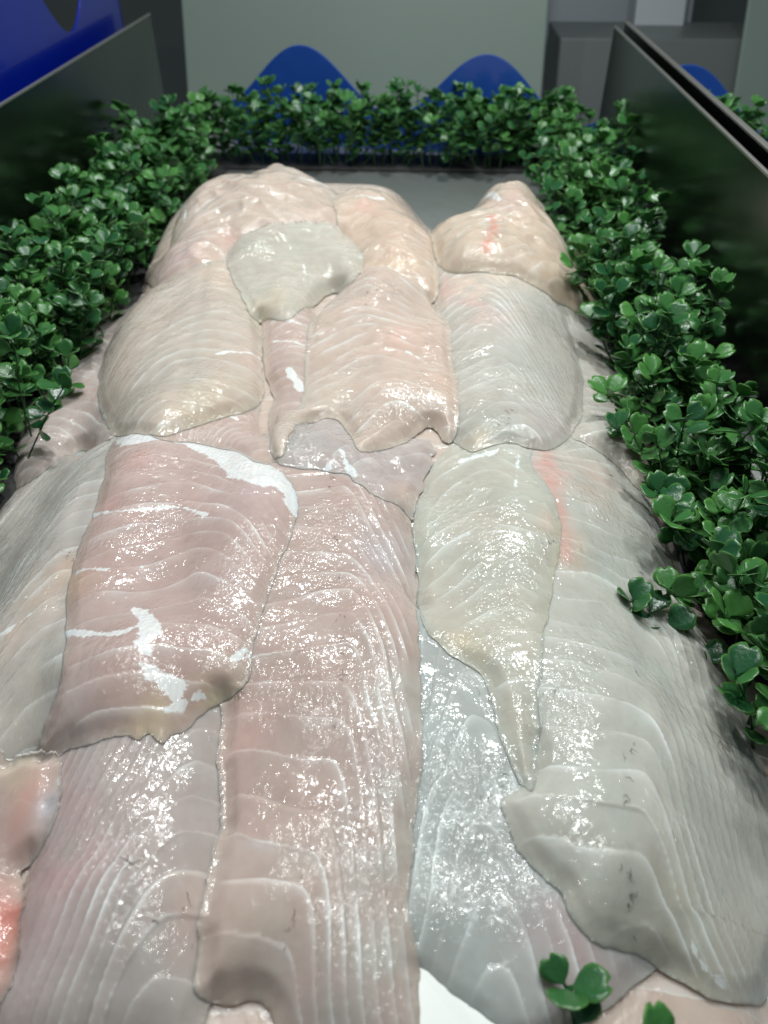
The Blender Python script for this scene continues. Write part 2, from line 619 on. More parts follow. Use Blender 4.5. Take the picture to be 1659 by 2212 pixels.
    Y_ = np.where(out_, Y_ - SD * gY / nrm, Y_)
    Tz = np.where(out_, Hs[sl] + 0.0008, top[sl])
    Bz = np.where(out_, Hs[sl] + 0.0003, np.minimum(low[sl] - 0.0005, Hs[sl] + 0.0003))
    r, c = X_.shape
    idx = np.arange(r * c).reshape(r, c)
    anyin = (~out_[:-1, :-1]) | (~out_[1:, :-1]) | (~out_[:-1, 1:]) | (~out_[1:, 1:])
    jj, ii = np.nonzero(anyin)
    q = np.stack([idx[jj, ii], idx[jj, ii + 1], idx[jj + 1, ii + 1], idx[jj + 1, ii]], 1)
    used = np.unique(q)
    remap = np.full(r * c, -1)
    remap[used] = np.arange(len(used))
    q = remap[q]
    n = len(used)
    Vt = np.stack([X_.ravel()[used], Y_.ravel()[used], Tz.ravel()[used]], 1)
    Vb = np.stack([X_.ravel()[used], Y_.ravel()[used], Bz.ravel()[used]], 1)
    # side wall along boundary edges
    e = np.concatenate([q[:, [0, 1]], q[:, [1, 2]], q[:, [2, 3]], q[:, [3, 0]]])
    key = np.sort(e, 1)
    kk = key[:, 0].astype(np.int64) * n + key[:, 1]
    uq, first, cnt = np.unique(kk, return_index=True, return_counts=True)
    be = e[first[cnt == 1]]
    side = np.stack([be[:, 1], be[:, 0], be[:, 0] + n, be[:, 1] + n], 1)
    F = np.concatenate([q, q[:, ::-1] + n, side])
    V = np.concatenate([Vt, Vb])
    pick = lambda arr: np.concatenate([arr[sl].ravel()[used]] * 2)
    tv = tintv[sl].reshape(-1, 3)[used]
    lv = lines_f * sst((sd - 0.002) / 0.006)
    nfish = len(F)
    hv, hf = [], []
    if hairs:
        rr = random.Random(seed)
        for (hx, hy, hl) in hairs:
            c0 = unproj([(hx, hy)], H, zf)[0]
            dist = math.dist((c0[0], c0[1], 0.1), CAM)
            L = 0.7 * hl * dist / FPX
            for br in range(rr.choice((1, 1, 2, 3))):
                ang = rr.uniform(0, 2 * math.pi) if br else rr.gauss(-1.3, 0.6)
                p = np.array(c0)
                k = 5
                pts = []
                for i in range(k + 1):
                    z = sampleH(H, p[0:1], p[1:2])[0]
                    pts.append((p[0], p[1], z + 0.00045))
                    p = p + np.array([math.cos(ang), math.sin(ang)]) * L / k
                    ang += rr.gauss(0, 0.45)
                base = len(hv)
                for i, pt in enumerate(pts):
                    rd = 0.00014 * (1 - 0.6 * i / k)
                    dx_, dy_ = -math.sin(ang) * rd, math.cos(ang) * rd
                    hv += [(pt[0] - dx_, pt[1] - dy_, pt[2]), (pt[0], pt[1], pt[2] + rd * 1.5), (pt[0] + dx_, pt[1] + dy_, pt[2]),
                           (pt[0], pt[1], pt[2] - rd)]
                for i in range(k):
                    for m_ in range(4):
                        a0, a1 = base + i * 4 + m_, base + i * 4 + (m_ + 1) % 4
                        hf.append((a0, a1, a1 + 4, a0 + 4))
    nh = len(hv)
    if nh:
        F = np.concatenate([F, np.array(hf) + len(V)])
        V = np.concatenate([V, np.array(hv)])
    padh = lambda arr, val: np.concatenate([arr, np.full((nh,) + arr.shape[1:], val)]) if nh else arr
    root = mesh_obj("fish_fillet", V, F, FISH, attrs={
        "phase": padh(pick(ph), 0.0), "lines": padh(pick(lv), 0.0), "white": padh(pick(whv), -9.0), "tint": padh(np.concatenate([tv, tv]), 0.05)})
    if nh:
        root.data.materials.append(HAIR)
        mi = np.zeros(len(F), dtype=np.int32)
        mi[nfish:] = 1
        root.data.polygons.foreach_set("material_index", mi)
    tag(root, label, "fish fillet", "raw white fish fillets piled on the counter")
    FILLETS.append(root)
    return root


def hair_row(pts, n, l0=10, l1=22, jit=7, seed=1):
    r = random.Random(seed)
    L = smooth_open(pts, 8)
    out = []
    for i in range(n):
        p = L[int(r.random() * (len(L) - 1))]
        out.append((p[0] + r.gauss(0, jit), p[1] + r.gauss(0, jit), r.uniform(l0, l1)))
    return out

#FILLETS_BEGIN
# --- front row, bottom of the stack first
fillet("pinkish fillet edge showing under the right hedge, below all others on that side",
       [(1395, 900), (1440, 1000), (1462, 1080), (1450, 1160), (1480, 1260), (1540, 1340), (1600, 1420), (1700, 1560), (1760, 1800), (1500, 1800), (1400, 1400), (1300, 1000)],
       [(1400, 950), (1450, 1200), (1560, 1500), (1650, 1750)], (0.60, 0.50, 0.43), T=0.013, kl=(0.8, 1.3), kr=(1.0, 1.0), spacing=0.014)
G_HAIR = hair_row([(1000, 1450), (1100, 1620), (1040, 1750)], 12, seed=5)
fillet("bluish grey glistening fillet in the trough between the centre and right front fillets",
       [(760, 1300), (960, 1330), (1060, 1380), (1300, 1420), (1440, 1600), (1500, 1800), (1500, 1980), (1430, 2080), (1360, 2140), (1300, 2190), (1240, 2235), (1180, 2270), (1075, 2262), (1008, 2205), (940, 2152), (905, 2125), (800, 2080), (760, 1900), (750, 1600)],
       [(985, 1400), (1030, 1560), (1035, 1720), (1030, 1800), (1060, 1990), (1080, 2150)], (0.50, 0.53, 0.51), T=0.014,
       kl=(1.7, 1.3), kr=(2.6, 1.2), spacing=0.030, lines=0.9,
       blobs=[(1250, 2100, 120, (0.50, 0.42, 0.42), 0.9), (1120, 1480, 90, (0.55, 0.53, 0.45), 0.6)], hairs=G_HAIR)
I_SP = [(1255, 960), (1335, 1060), (1375, 1187), (1392, 1317), (1383, 1388), (1372, 1526), (1352, 1678), (1345, 1800), (1360, 1950), (1385, 2060)]
fillet("large pale fillet with fanned white lines at the right front, beside the hedge",
       [(1130, 930), (1200, 940), (1290, 930), (1360, 985), (1405, 1085), (1447, 1195), (1497, 1320), (1555, 1440), (1610, 1560), (1665, 1720), (1700, 1900), (1665, 2130),
        (1600, 2172), (1540, 2160), (1460, 2120), (1400, 2080), (1345, 2060), (1290, 2040), (1240, 1990), (1215, 1940), (1180, 1905), (1140, 1870), (1110, 1830), (1088, 1770), (1086, 1725), (1130, 1700), (1150, 1640), (1130, 1560), (1060, 1440), (1020, 1300), (1020, 1100), (1050, 960)],
       I_SP, (0.60, 0.61, 0.55), T=0.016, kl=(0.18, 1.0), kr=(0.9, 1.9), spacing=0.021, lines=1.1,
       blobs=[(1180, 1010, 55, ROSE, 0.9), (1290, 1040, 70, WARM, 0.7), (1230, 1180, 45, (0.66, 0.48, 0.36), 0.8), (1540, 1900, 120, (0.57, 0.54, 0.48), 0.5), (1480, 2080, 110, YEL, 0.35)],
       strokes=[([(1175, 975), (1195, 1060), (1212, 1140), (1214, 1200)], 0.007, (0.64, 0.38, 0.33), 0.8), ([(1150, 1560), (1145, 1700)], 0.003, YEL, 0.6)],
       white=[('line', [(1490, 2030), (1520, 2090), (1570, 2140)], 0.0008)],
       hairs=hair_row(I_SP, 26, 10, 24, 5, 3) + hair_row([(1560, 1600), (1600, 1800)], 3, 40, 60, 5, 8) + hair_row([(1200, 1500), (1190, 1200)], 6, 8, 16, 12, 9))
D_SP = [(470, 1540), (462, 1650), (445, 1780), (425, 1900), (400, 2000), (385, 2120)]
fillet("greyish pink fillet with long curved white lines at the bottom left front",
       [(150, 1400), (330, 1360), (500, 1400), (512, 1640), (515, 1800), (500, 1960), (470, 2060), (460, 2150), (440, 2220), (400, 2300), (0, 2300), (10, 2100), (40, 1950), (90, 1780), (100, 1640)],
       D_SP, (0.53, 0.48, 0.45), T=0.019, kl=(0.75, 1.8), kr=(0.3, 1.0), spacing=0.019, lines=1.1,
       blobs=[(130, 1850, 130, (0.52, 0.36, 0.36), 0.9), (100, 1720, 90, (0.52, 0.36, 0.36), 0.8), (60, 2050, 80, (0.52, 0.42, 0.42), 0.7), (400, 1950, 70, PINK, 0.6)],
       hairs=[(278, 1850, 55), (282, 1866, 40), (405, 1930, 40), (398, 1960, 18), (330, 1990, 18), (415, 2040, 16)])
F_SP = [(712, 990), (722, 1080), (727, 1180), (732, 1310), (735, 1400), (730, 1520), (714, 1610), (697, 1700), (680, 1790), (650, 1900), (620, 2020), (590, 2140)]
fillet("long rosy fillet running down the centre front with dense white lines on its right half",
       [(600, 940), (720, 960), (800, 1010), (865, 1080), (886, 1120), (897, 1200), (903, 1340), (908, 1450), (912, 1600), (905, 1700), (893, 1800), (885, 1950), (900, 2080), (915, 2140), (900, 2300), (640, 2300), (585, 2190), (545, 2165), (500, 2175), (455, 2165), (425, 2135), (425, 2060), (430, 1980), (455, 1880), (472, 1790), (474, 1690), (468, 1620), (478, 1530), (440, 1440), (420, 1330), (450, 1150), (500, 1000)],
       F_SP, (0.60, 0.47, 0.42), T=0.019, kl=(0.12, 1.0), kr=(0.95, 2.2), spacing=0.021, lines=1.1,
       blobs=[(850, 1200, 80, (0.52, 0.48, 0.50), 0.8), (860, 1500, 80, (0.54, 0.53, 0.49), 0.8), (850, 1800, 90, (0.52, 0.51, 0.47), 0.8), (790, 2080, 110, (0.50, 0.50, 0.46), 0.8), (530, 1600, 60, ROSE, 0.5),
              (600, 1900, 100, (0.57, 0.51, 0.45), 0.5), (520, 2080, 90, (0.56, 0.50, 0.43), 0.6)],
       hairs=hair_row(F_SP, 26, 10, 22, 5, 4) + hair_row([(480, 1500), (470, 1700)], 5, 8, 16, 8, 5))
fillet("translucent cream fillet tapering to a point at the right centre, over the bluish grey one",
       [(940, 1000), (985, 955), (1060, 940), (1140, 960), (1150, 1010), (1192, 1070), (1210, 1150), (1197, 1250), (1178, 1370), (1168, 1460), (1166, 1580), (1158, 1660), (1150, 1708), (1128, 1700), (1104, 1652), (1082, 1605), (1066, 1548), (1052, 1492), (1040, 1462), (1005, 1432), (950, 1398), (912, 1340), (900, 1240), (893, 1130), (915, 1060)],
       [(1060, 960), (1050, 1080), (1062, 1200), (1090, 1350), (1130, 1560)], (0.60, 0.59, 0.51), T=0.0075, edge=0.010,
       kl=(0.65, 1.05), kr=(0.45, 1.0), spacing=0.019, lines=0.75,
       blobs=[(1000, 1400, 60, YEL, 0.5), (1190, 1130, 30, (0.66, 0.50, 0.40), 0.6)],
       white=[('line', [(1000, 995), (1030, 985), (1070, 975)], 0.0030), ('line', [(960, 1070), (1060, 1052)], 0.0004), ('line', [(980, 1160), (1060, 1150), (1150, 1160)], 0.0004), ('line', [(1120, 985), (1113, 1060)], 0.0008)],
       strokes=[([(1212, 1130), (1200, 1240), (1175, 1370)], 0.003, YEL, 0.6)], hairs=hair_row([(1190, 1180), (1160, 1400)], 5, 8, 16, 10, 6))
A_SP = [(330, 900), (250, 1000), (205, 1120), (170, 1250), (140, 1380), (110, 1530), (80, 1660)]
fillet("pale fillet lying along the left edge of the front row beside the silver skinned one",
       [(-80, 1230), (0, 1100), (60, 1040), (150, 985), (230, 960), (340, 900), (420, 1050), (360, 1200), (300, 1350), (250, 1500), (130, 1600), (105, 1645), (60, 1680), (20, 1700), (-120, 1780), (-150, 1500)],
       A_SP, (0.56, 0.53, 0.49), T=0.017, kl=(0.85, 1.25), kr=(0.2, 1.0), spacing=0.020, lines=1.0,
       blobs=[(60, 1330, 80, (0.60, 0.48, 0.40), 0.7), (40, 1500, 80, (0.56, 0.50, 0.42), 0.7), (150, 1230, 40, (0.62, 0.46, 0.34), 0.7)],
       white=[('line', [(-20, 1385), (30, 1352), (72, 1322)], 0.0020), ('line', [(60, 1290), (0, 1315)], 0.0004)],
       hairs=hair_row([(150, 1200), (60, 1400)], 8, 10, 18, 14, 7))
B_SP = [(400, 955), (397, 1060), (400, 1160), (415, 1290), (430, 1420), (430, 1560)]
fillet("large pink fillet with torn white silver skin at the left centre",
       [(240, 965), (300, 930), (370, 930), (450, 940), (520, 962), (575, 990), (620, 1030), (640, 1075), (640, 1120), (622, 1180), (600, 1230), (580, 1290), (560, 1350), (548, 1410), (545, 1440), (520, 1495), (478, 1520), (440, 1548), (400, 1580), (372, 1592), (352, 1606), (325, 1585), (300, 1600), (270, 1590), (220, 1600), (150, 1625), (85, 1645), (100, 1560), (128, 1480), (138, 1400), (145, 1300), (160, 1220), (185, 1150), (205, 1100), (225, 1030)],
       B_SP, (0.60, 0.46, 0.42), T=0.012, kl=(0.06, 1.0), kr=(0.75, 1.15), spacing=0.019, lines=0.9,
       blobs=[(225, 1110, 40, ROSE, 0.8), (170, 1250, 45, (0.64, 0.45, 0.34), 0.7), (550, 1060, 60, (0.56, 0.48, 0.50), 0.6), (480, 1520, 50, YEL, 0.7), (330, 1560, 50, YEL, 0.7), (300, 1000, 40, ROSE, 0.6), (150, 1600, 60, (0.55, 0.48, 0.46), 0.7)],
       white=[('poly', [(250, 940), (300, 935), (380, 945), (440, 938), (500, 960), (570, 990), (620, 1040), (640, 1100), (630, 1090), (600, 1060), (560, 1050), (500, 1035), (480, 1005), (450, 988), (400, 962), (320, 955), (260, 965)]),
              ('line', [(205, 1110), (260, 1105), (320, 1100), (390, 1096), (445, 1112)], 0.0015),
              ('line', [(138, 1370), (200, 1370), (262, 1368), (300, 1352)], 0.0018),
              ('poly', [(285, 1315), (320, 1325), (345, 1350), (355, 1370), (330, 1385), (325, 1420), (300, 1410), (285, 1390), (300, 1360)]),
              ('poly', [(295, 1430), (330, 1440), (380, 1460), (415, 1480), (395, 1510), (375, 1520), (350, 1500), (315, 1470)]),
              ('line', [(365, 1535), (410, 1515), (440, 1505)], 0.0014),
              ('line', [(305, 1225), (345, 1215)], 0.0006), ('line', [(160, 1240), (230, 1232)], 0.0010),
              ('poly', [(590, 1010), (640, 1060), (640, 1120), (620, 1090)]), ('line', [(500, 1430), (530, 1405)], 0.0014), ('line', [(535, 1420), (560, 1400)], 0.0012)],
       hairs=hair_row([(520, 1500), (250, 1570)], 6, 8, 18, 8, 12))
fillet("blood tinged ragged fillet end at the lower left corner",
       [(-60, 1640), (40, 1640), (110, 1625), (138, 1660), (130, 1720), (110, 1790), (80, 1850), (50, 1900), (55, 1960), (40, 2030), (15, 2150), (-100, 2300), (-150, 2000)],
       [(60, 1640), (30, 1800), (0, 1950), (-30, 2100)], (0.58, 0.47, 0.43), T=0.011, kl=(0.5, 1), kr=(0.3, 1), spacing=0.03, lines=0.25, rag=0.003,
       blobs=[(60, 1740, 60, (0.60, 0.34, 0.28), 0.6), (20, 1960, 60, (0.60, 0.24, 0.20), 0.8), (40, 1990, 26, (0.6, 0.16, 0.13), 0.6), (-10, 2080, 60, (0.60, 0.26, 0.21), 0.7), (110, 1740, 28, (0.56, 0.60, 0.68), 0.9), (40, 1660, 40, (0.62, 0.50, 0.34), 0.8)],
       white=[('line', [(100, 1650), (125, 1690)], 0.0003)])
# --- middle row
fillet("small pink fillet end with striped edge just above the torn silver skin",
       [(300, 920), (360, 880), (470, 850), (555, 860), (560, 920), (590, 985), (560, 1000), (500, 975), (420, 958), (340, 948)],
       [(470, 850), (500, 900), (560, 990)], (0.62, 0.48, 0.43), T=0.010, kl=(0.9, 1.2), kr=(0.4, 1), spacing=0.010, lines=1.0,
       white=[('line', [(400, 915), (470, 895), (510, 905)], 0.0014)])
fillet("narrow pink strip of fillet standing in the gap between two middle row fillets",
       [(568, 690), (600, 670), (670, 660), (700, 800), (690, 900), (650, 960), (600, 1000), (585, 960), (580, 900), (590, 860), (572, 800)],
       [(615, 680), (620, 800), (620, 960)], (0.64, 0.50, 0.44), T=0.014, kl=(0.2, 1), kr=(0.3, 1), spacing=0.014, lines=0.9,
       white=[('line', [(580, 742), (655, 746)], 0.0018), ('line', [(625, 800), (650, 840)], 0.004), ('line', [(600, 690), (650, 700)], 0.0012)])
fillet("drooping pale fillet at the far left of the middle row, falling towards the left hedge",
       [(25, 1058), (22, 1000), (45, 930), (85, 860), (125, 790), (175, 725), (240, 675), (320, 640), (330, 740), (280, 880), (240, 950), (180, 975), (110, 1010), (60, 1045)],
       [(290, 680), (190, 800), (130, 930), (60, 1040)], (0.62, 0.53, 0.49), T=0.016, kl=(0.7, 1.2), kr=(0.6, 1.1), spacing=0.014, lines=0.8,
       blobs=[(205, 850, 35, ROSE, 0.6), (60, 980, 60, (0.58, 0.50, 0.50), 0.5)],
       white=[('line', [(160, 800), (205, 770)], 0.0020)])
fillet("thin rumpled greyish flap lying over the top of the long central fillet",
       [(596, 1000), (625, 950), (660, 920), (720, 900), (800, 940), (860, 950), (920, 950), (940, 975), (930, 1010), (905, 1060), (893, 1125), (870, 1100), (820, 1078), (770, 1050), (720, 1020), (650, 1010)],
       [(650, 950), (740, 990), (880, 1090)], (0.56, 0.49, 0.47), T=0.009, lump=1.8, kl=(0.4, 1), kr=(0.4, 1), spacing=0.018, lines=0.6, rag=0.003,
       white=[('line', [(735, 970), (765, 1030)], 0.0022), ('line', [(700, 1020), (715, 1000)], 0.002), ('line', [(935, 985), (945, 1000)], 0.001)],
       blobs=[(880, 1080, 40, (0.64, 0.50, 0.42), 0.7)])
P5_SP = [(1190, 660), (1270, 760), (1300, 880), (1370, 1000)]
fillet("grey white fillet hanging down beside the right hedge with a rounded lower tip",
       [(1150, 620), (1230, 640), (1290, 690), (1330, 760), (1360, 830), (1385, 900), (1412, 980), (1425, 1035), (1420, 1068), (1395, 1072), (1365, 1045), (1330, 1005), (1290, 975), (1255, 955), (1235, 940), (1230, 860), (1210, 740)],
       P5_SP, (0.58, 0.56, 0.50), T=0.016, kl=(0.4, 1.0), kr=(0.9, 1.3), spacing=0.014, lines=0.9,
       blobs=[(1400, 1040, 35, (0.60, 0.52, 0.38), 0.6)], hairs=[(1330, 960, 12)])
P4_SP = [(1000, 560), (1030, 660), (1050, 780), (1080, 880), (1120, 960)]
fillet("broad grey white fillet with curved lines right of the centre in the middle row",
       [(935, 590), (960, 555), (1030, 545), (1110, 555), (1180, 625), (1225, 700), (1252, 790), (1260, 850), (1255, 900), (1232, 945), (1195, 972), (1150, 972), (1100, 958), (1060, 965), (1015, 978), (985, 960), (960, 900), (950, 760), (940, 660)],
       P4_SP, (0.58, 0.56, 0.50), T=0.017, kl=(0.5, 1.0), kr=(0.9, 1.6), spacing=0.0175, lines=1.1,
       blobs=[(1010, 620, 60, WARM, 0.9), (1080, 570, 60, (0.68, 0.54, 0.42), 0.8), (1060, 690, 50, (0.66, 0.50, 0.46), 0.5), (1200, 920, 60, (0.56, 0.50, 0.50), 0.6), (1030, 960, 40, YEL, 0.5)],
       strokes=[([(955, 590), (975, 650), (1050, 660)], 0.006, (0.66, 0.46, 0.42), 0.6)], hairs=hair_row([(1100, 900), (1200, 930)], 8, 7, 14, 10, 14))
# --- back row
fillet("large rounded fillet at the back left with a pink blood mark, farthest from the camera",
       [(300, 590), (303, 545), (320, 505), (345, 470), (370, 430), (410, 398), (470, 385), (530, 372), (565, 345), (600, 340), (640, 352), (690, 375), (735, 405), (760, 450), (750, 500), (640, 560), (500, 620), (400, 640), (335, 628), (308, 615)],
       [(560, 350), (500, 480), (400, 620)], (0.68, 0.56, 0.47), T=0.019, zf=0.105, lump=1.8, kl=(0.5, 1.1), kr=(0.3, 1.0), spacing=0.016, lines=0.95,
       blobs=[(600, 350, 35, (0.66, 0.46, 0.38), 0.7), (490, 520, 25, ROSE, 0.9), (380, 560, 50, (0.64, 0.50, 0.50), 0.7), (690, 470, 40, (0.66, 0.48, 0.40), 0.5)],
       white=[('line', [(650, 385), (710, 405)], 0.003), ('line', [(725, 420), (745, 440), (735, 470)], 0.0025), ('line', [(400, 420), (395, 450)], 0.001)])
fillet("peach tinted fillet at the centre back, right of the rounded one",
       [(720, 430), (760, 412), (820, 420), (870, 450), (915, 485), (938, 530), (948, 590), (945, 640), (920, 660), (860, 690), (780, 700), (740, 620), (730, 500)],
       [(820, 420), (840, 520), (900, 640)], (0.70, 0.56, 0.45), T=0.016, zf=0.07, lump=1.6, kl=(0.4, 1), kr=(0.4, 1), spacing=0.014, lines=0.95,
       blobs=[(780, 450, 35, (0.68, 0.44, 0.36), 0.6), (860, 560, 40, (0.74, 0.60, 0.46), 0.6)],
       white=[('line', [(770, 425), (830, 430)], 0.002)])
fillet("domed cream fillet at the back right with a red streak near its top",
       [(925, 500), (945, 465), (985, 430), (1050, 408), (1110, 408), (1160, 430), (1205, 480), (1245, 545), (1275, 610), (1302, 670), (1300, 702), (1260, 690), (1215, 660), (1170, 630), (1110, 600), (1040, 590), (970, 590), (940, 560)],
       [(1060, 410), (1070, 500), (1180, 620)], (0.70, 0.58, 0.46), T=0.020, zf=0.085, lump=1.5, kl=(0.3, 1.0), kr=(0.5, 1.1), spacing=0.016, lines=0.95,
       blobs=[(1100, 430, 45, ROSE, 0.7), (1250, 640, 50, (0.66, 0.52, 0.36), 0.6), (1273, 654, 7, (0.75, 0.40, 0.05), 0.9)],
       strokes=[([(1062, 470), (1068, 485), (1050, 540)], 0.005, (0.64, 0.26, 0.2), 0.7)],
       white=[('line', [(985, 440), (1050, 425), (1080, 432)], 0.0035)])
fillet("cream fillet with arched lines left of the gap in the middle row",
       [(212, 870), (218, 800), (240, 735), (280, 680), (330, 635), (390, 595), (450, 570), (520, 570), (550, 640), (560, 700), (568, 740), (566, 800), (572, 840), (552, 882), (505, 898), (450, 915), (400, 930), (340, 942), (245, 940), (232, 920)],
       [(450, 590), (440, 700), (420, 800), (380, 930)], (0.64, 0.56, 0.48), T=0.018, kl=(0.55, 1.1), kr=(0.15, 1.0), spacing=0.0175, lines=1.0,
       blobs=[(450, 880, 70, YEL, 0.4), (270, 800, 50, (0.64, 0.54, 0.48), 0.5), (545, 780, 30, (0.66, 0.46, 0.42), 0.6), (470, 600, 50, (0.68, 0.54, 0.42), 0.5)],
       white=[('line', [(470, 765), (565, 778)], 0.0012), ('line', [(215, 870), (232, 930)], 0.0014)])
fillet("diamond shaped fillet with pink ribbing at the very centre of the pile",
       [(660, 770), (672, 700), (720, 645), (770, 600), (820, 578), (875, 600), (925, 645), (968, 695), (978, 760), (990, 840), (992, 900), (980, 955), (960, 958), (945, 935), (925, 925), (895, 945), (850, 965), (800, 978), (770, 970), (748, 930), (715, 905), (660, 915), (630, 935), (612, 985), (585, 975), (600, 900), (650, 880)],
       [(790, 590), (775, 700), (800, 800), (860, 920)], (0.67, 0.55, 0.47), T=0.016, kl=(0.5, 1.0), kr=(0.75, 1.0), spacing=0.0175, lines=1.2,
       blobs=[(870, 720, 60, (0.72, 0.48, 0.40), 0.6), (940, 830, 50, (0.70, 0.52, 0.42), 0.6), (700, 860, 60, (0.60, 0.55, 0.47), 0.7)],
       white=[('line', [(830, 710), (880, 735)], 0.0012), ('line', [(880, 760), (920, 785)], 0.0010)],
       hairs=hair_row([(800, 640), (780, 800)], 5, 6, 12, 12, 16))
fillet("smooth whitish fillet end folded over the joint at the top centre, topmost of the pile",
       [(492, 560), (510, 525), (555, 498), (610, 486), (670, 485), (730, 495), (765, 530), (785, 575), (765, 608), (720, 635), (680, 662), (625, 690), (565, 700), (540, 680), (520, 640), (500, 600)],
       [(640, 488), (645, 600), (640, 690)], (0.62, 0.59, 0.51), T=0.017, kl=(0.25, 1.0), kr=(0.25, 1.0), spacing=0.014, lines=0.35,
       blobs=[(560, 670, 50, YEL, 0.5)], white=[('line', [(600, 610), (600, 640)], 0.001), ('line', [(655, 570), (660, 600)], 0.001)])
#FILLETS_END

# hidden lower layers (only glimpsed in the gaps)
st = 5
hs = H_mound[::st, ::st]
xs, ys = GX[::st, ::st], GY[::st, ::st]
r, c = hs.shape
idx = np.arange(r * c).reshape(r, c)
okc = (hs[:-1, :-1] > 0.002) | (hs[1:, 1:] > 0.002)
jj, ii = np.nonzero(okc)
q = np.stack([idx[jj, ii], idx[jj, ii + 1], idx[jj + 1, ii + 1], idx[jj + 1, ii]], 1)
used = np.unique(q)
rm = np.full(r * c, -1)
rm[used] = np.arange(len(used))
V = np.stack([xs.ravel()[used], ys.ravel()[used], hs.ravel()[used] - 0.0012], 1)
n = len(used)
lower = mesh_obj("lower_fillets", V, rm[q], FISH, attrs={
    "phase": V[:, 1] / 0.02, "lines": np.full(n, 0.5), "white": np.full(n, -9.0),
    "tint": np.tile(np.array((0.58, 0.48, 0.42)), (n, 1))})
tag(lower, "lower layers of raw fish glimpsed in the gaps under the top fillets", "fish layer", kind="stuff")


# ------------------------------------------------------------------ artificial boxwood hedges
def leaf_template():
    # obovate, cupped, notched tip; rings from petiole to rim
    nu, nv = 7, 5
    V, rim = [], []
    for i in range(nu):
        u = i / (nu - 1)
        w = 0.045 + 0.40 * math.sin(min(1, (max(0, u - 0.18) / 0.82)) ** 0.85 * math.pi * 0.80) if u > 0.18 else 0.045
        if i == nu - 1: w = 0.24
        for j in range(nv):
            v = j / (nv - 1) * 2 - 1
            yy = u
            if u > 0.8: yy = u - 0.13 * (1 - min(1, abs(v) / 0.5)) * ((u - 0.8) / 0.2) - 0.05 * abs(v) ** 3
            x_ = w * v
            z = 0.16 * (abs(v) ** 1.4) * w - 0.10 * u * u + 0.02
            V.append((x_, yy, z))
            rim.append(max(abs(v) if u > 0.2 else 0, ((u - 0.55) / 0.45) if u > 0.55 else 0))
    F = []
    for i in range(nu - 1):
        for j in range(nv - 1):
            a = i * nv + j
            F.append((a, a + 1, a + 1 + nv, a + nv))
    return np.array(V), np.array(F), np.array(rim)


LV, LF, LR = leaf_template()


def hedge(name, label, spots, group="artificial boxwood strips edging the fish", lean=(0, 0), seed=1, hmax=0.11, small=1.0, base=None):
    """spots: list of (x, y, z0, height, lean_x, lean_y)"""
    r = np.random.default_rng(seed)
    root = empty(name, (float(np.mean([s_[0] for s_ in spots])), float(np.mean([s_[1] for s_ in spots])), 0))
    off = np.array(root.location)
    LVs, LFs, LRs, RN = [], [], [], []
    SV, SF = [], []
    nv = 0
    for (x, y, z0, h, lx, ly) in spots:
        p = np.array([x, y, z0])
        d = np.array([lx + r.normal(0, 0.25), ly + r.normal(0, 0.25), 1.0])
        d /= np.linalg.norm(d)
        segs = max(3, int(h / 0.013))
        pts = [p.copy()]
        yaw = r.uniform(0, 6.28)
        hue = np.clip(r.normal(0.40, 0.26), 0, 1)
        for k in range(segs):
            d = d + np.array([lx * 0.10, ly * 0.10, 0]) + r.normal(0, 0.10, 3)
            d /= np.linalg.norm(d)
            p = p + d * h / segs
            pts.append(p.copy())
            if k * h / segs < h - 0.072: continue          # bare lower stem
            yaw += 1.57 + r.normal(0, 0.3)
            last = k == segs - 1
            for q_ in range(2 if not last else 3):
                az = yaw + q_ * (math.pi if not last else 2.1) + r.normal(0, 0.25)
                el = r.uniform(0.05, 0.75) if not last else r.uniform(0.45, 1.1)
                L = r.uniform(0.015, 0.0220) * small
                fy = np.array([math.cos(az) * math.cos(el), math.sin(az) * math.cos(el), math.sin(el)])
                fx = np.cross(fy, [0, 0, 1.0])
                fx /= np.linalg.norm(fx) + 1e-9
                roll = r.normal(0, 0.5)
                fz = np.cross(fx, fy)
                fx, fz = fx * math.cos(roll) + fz * math.sin(roll), fz * math.cos(roll) - fx * math.sin(roll)
                wd = r.uniform(0.85, 1.15)
                cup = r.uniform(0.4, 1.8)
                M = np.stack([fx * wd, fy, fz * cup])
                v = (LV * L) @ M + p
                LVs.append(v)
                LFs.append(LF + nv)
                LRs.append(LR)
                RN.append(np.full(len(LV), np.clip(hue + r.normal(0, 0.18), 0, 1)))
                nv += len(LV)
        b = len(SV)
        for i, pt in enumerate(pts):
            rd = 0.0011 * (1 - 0.5 * i / len(pts))
            for a in range(4):
                SV.append(pt + rd * np.array([math.cos(a * 1.571), math.sin(a * 1.571), 0]))
        for i in range(len(pts) - 1):
            for a in range(4):
                SF.append((b + i * 4 + a, b + i * 4 + (a + 1) % 4, b + i * 4 + 4 + (a + 1) % 4, b + i * 4 + 4 + a))
    lo = mesh_obj("foliage", np.concatenate(LVs) - off, np.concatenate(LFs), LEAF, root,
                  attrs={"rim": np.concatenate(LRs), "rnd": np.concatenate(RN)})
    sm = lo.modifiers.new("thickness", 'SOLIDIFY')
    sm.thickness = 0.0005
    mesh_obj("stems", np.array(SV) - off, np.array(SF), STEM, root)
    if base:
        v, f = box_vf(*base)
        bevel(mesh_obj("base_strip", np.array(v) - off, f, BLACK, root, smooth=False), 0.002)
    return tag(root, label, "artificial hedge", group)


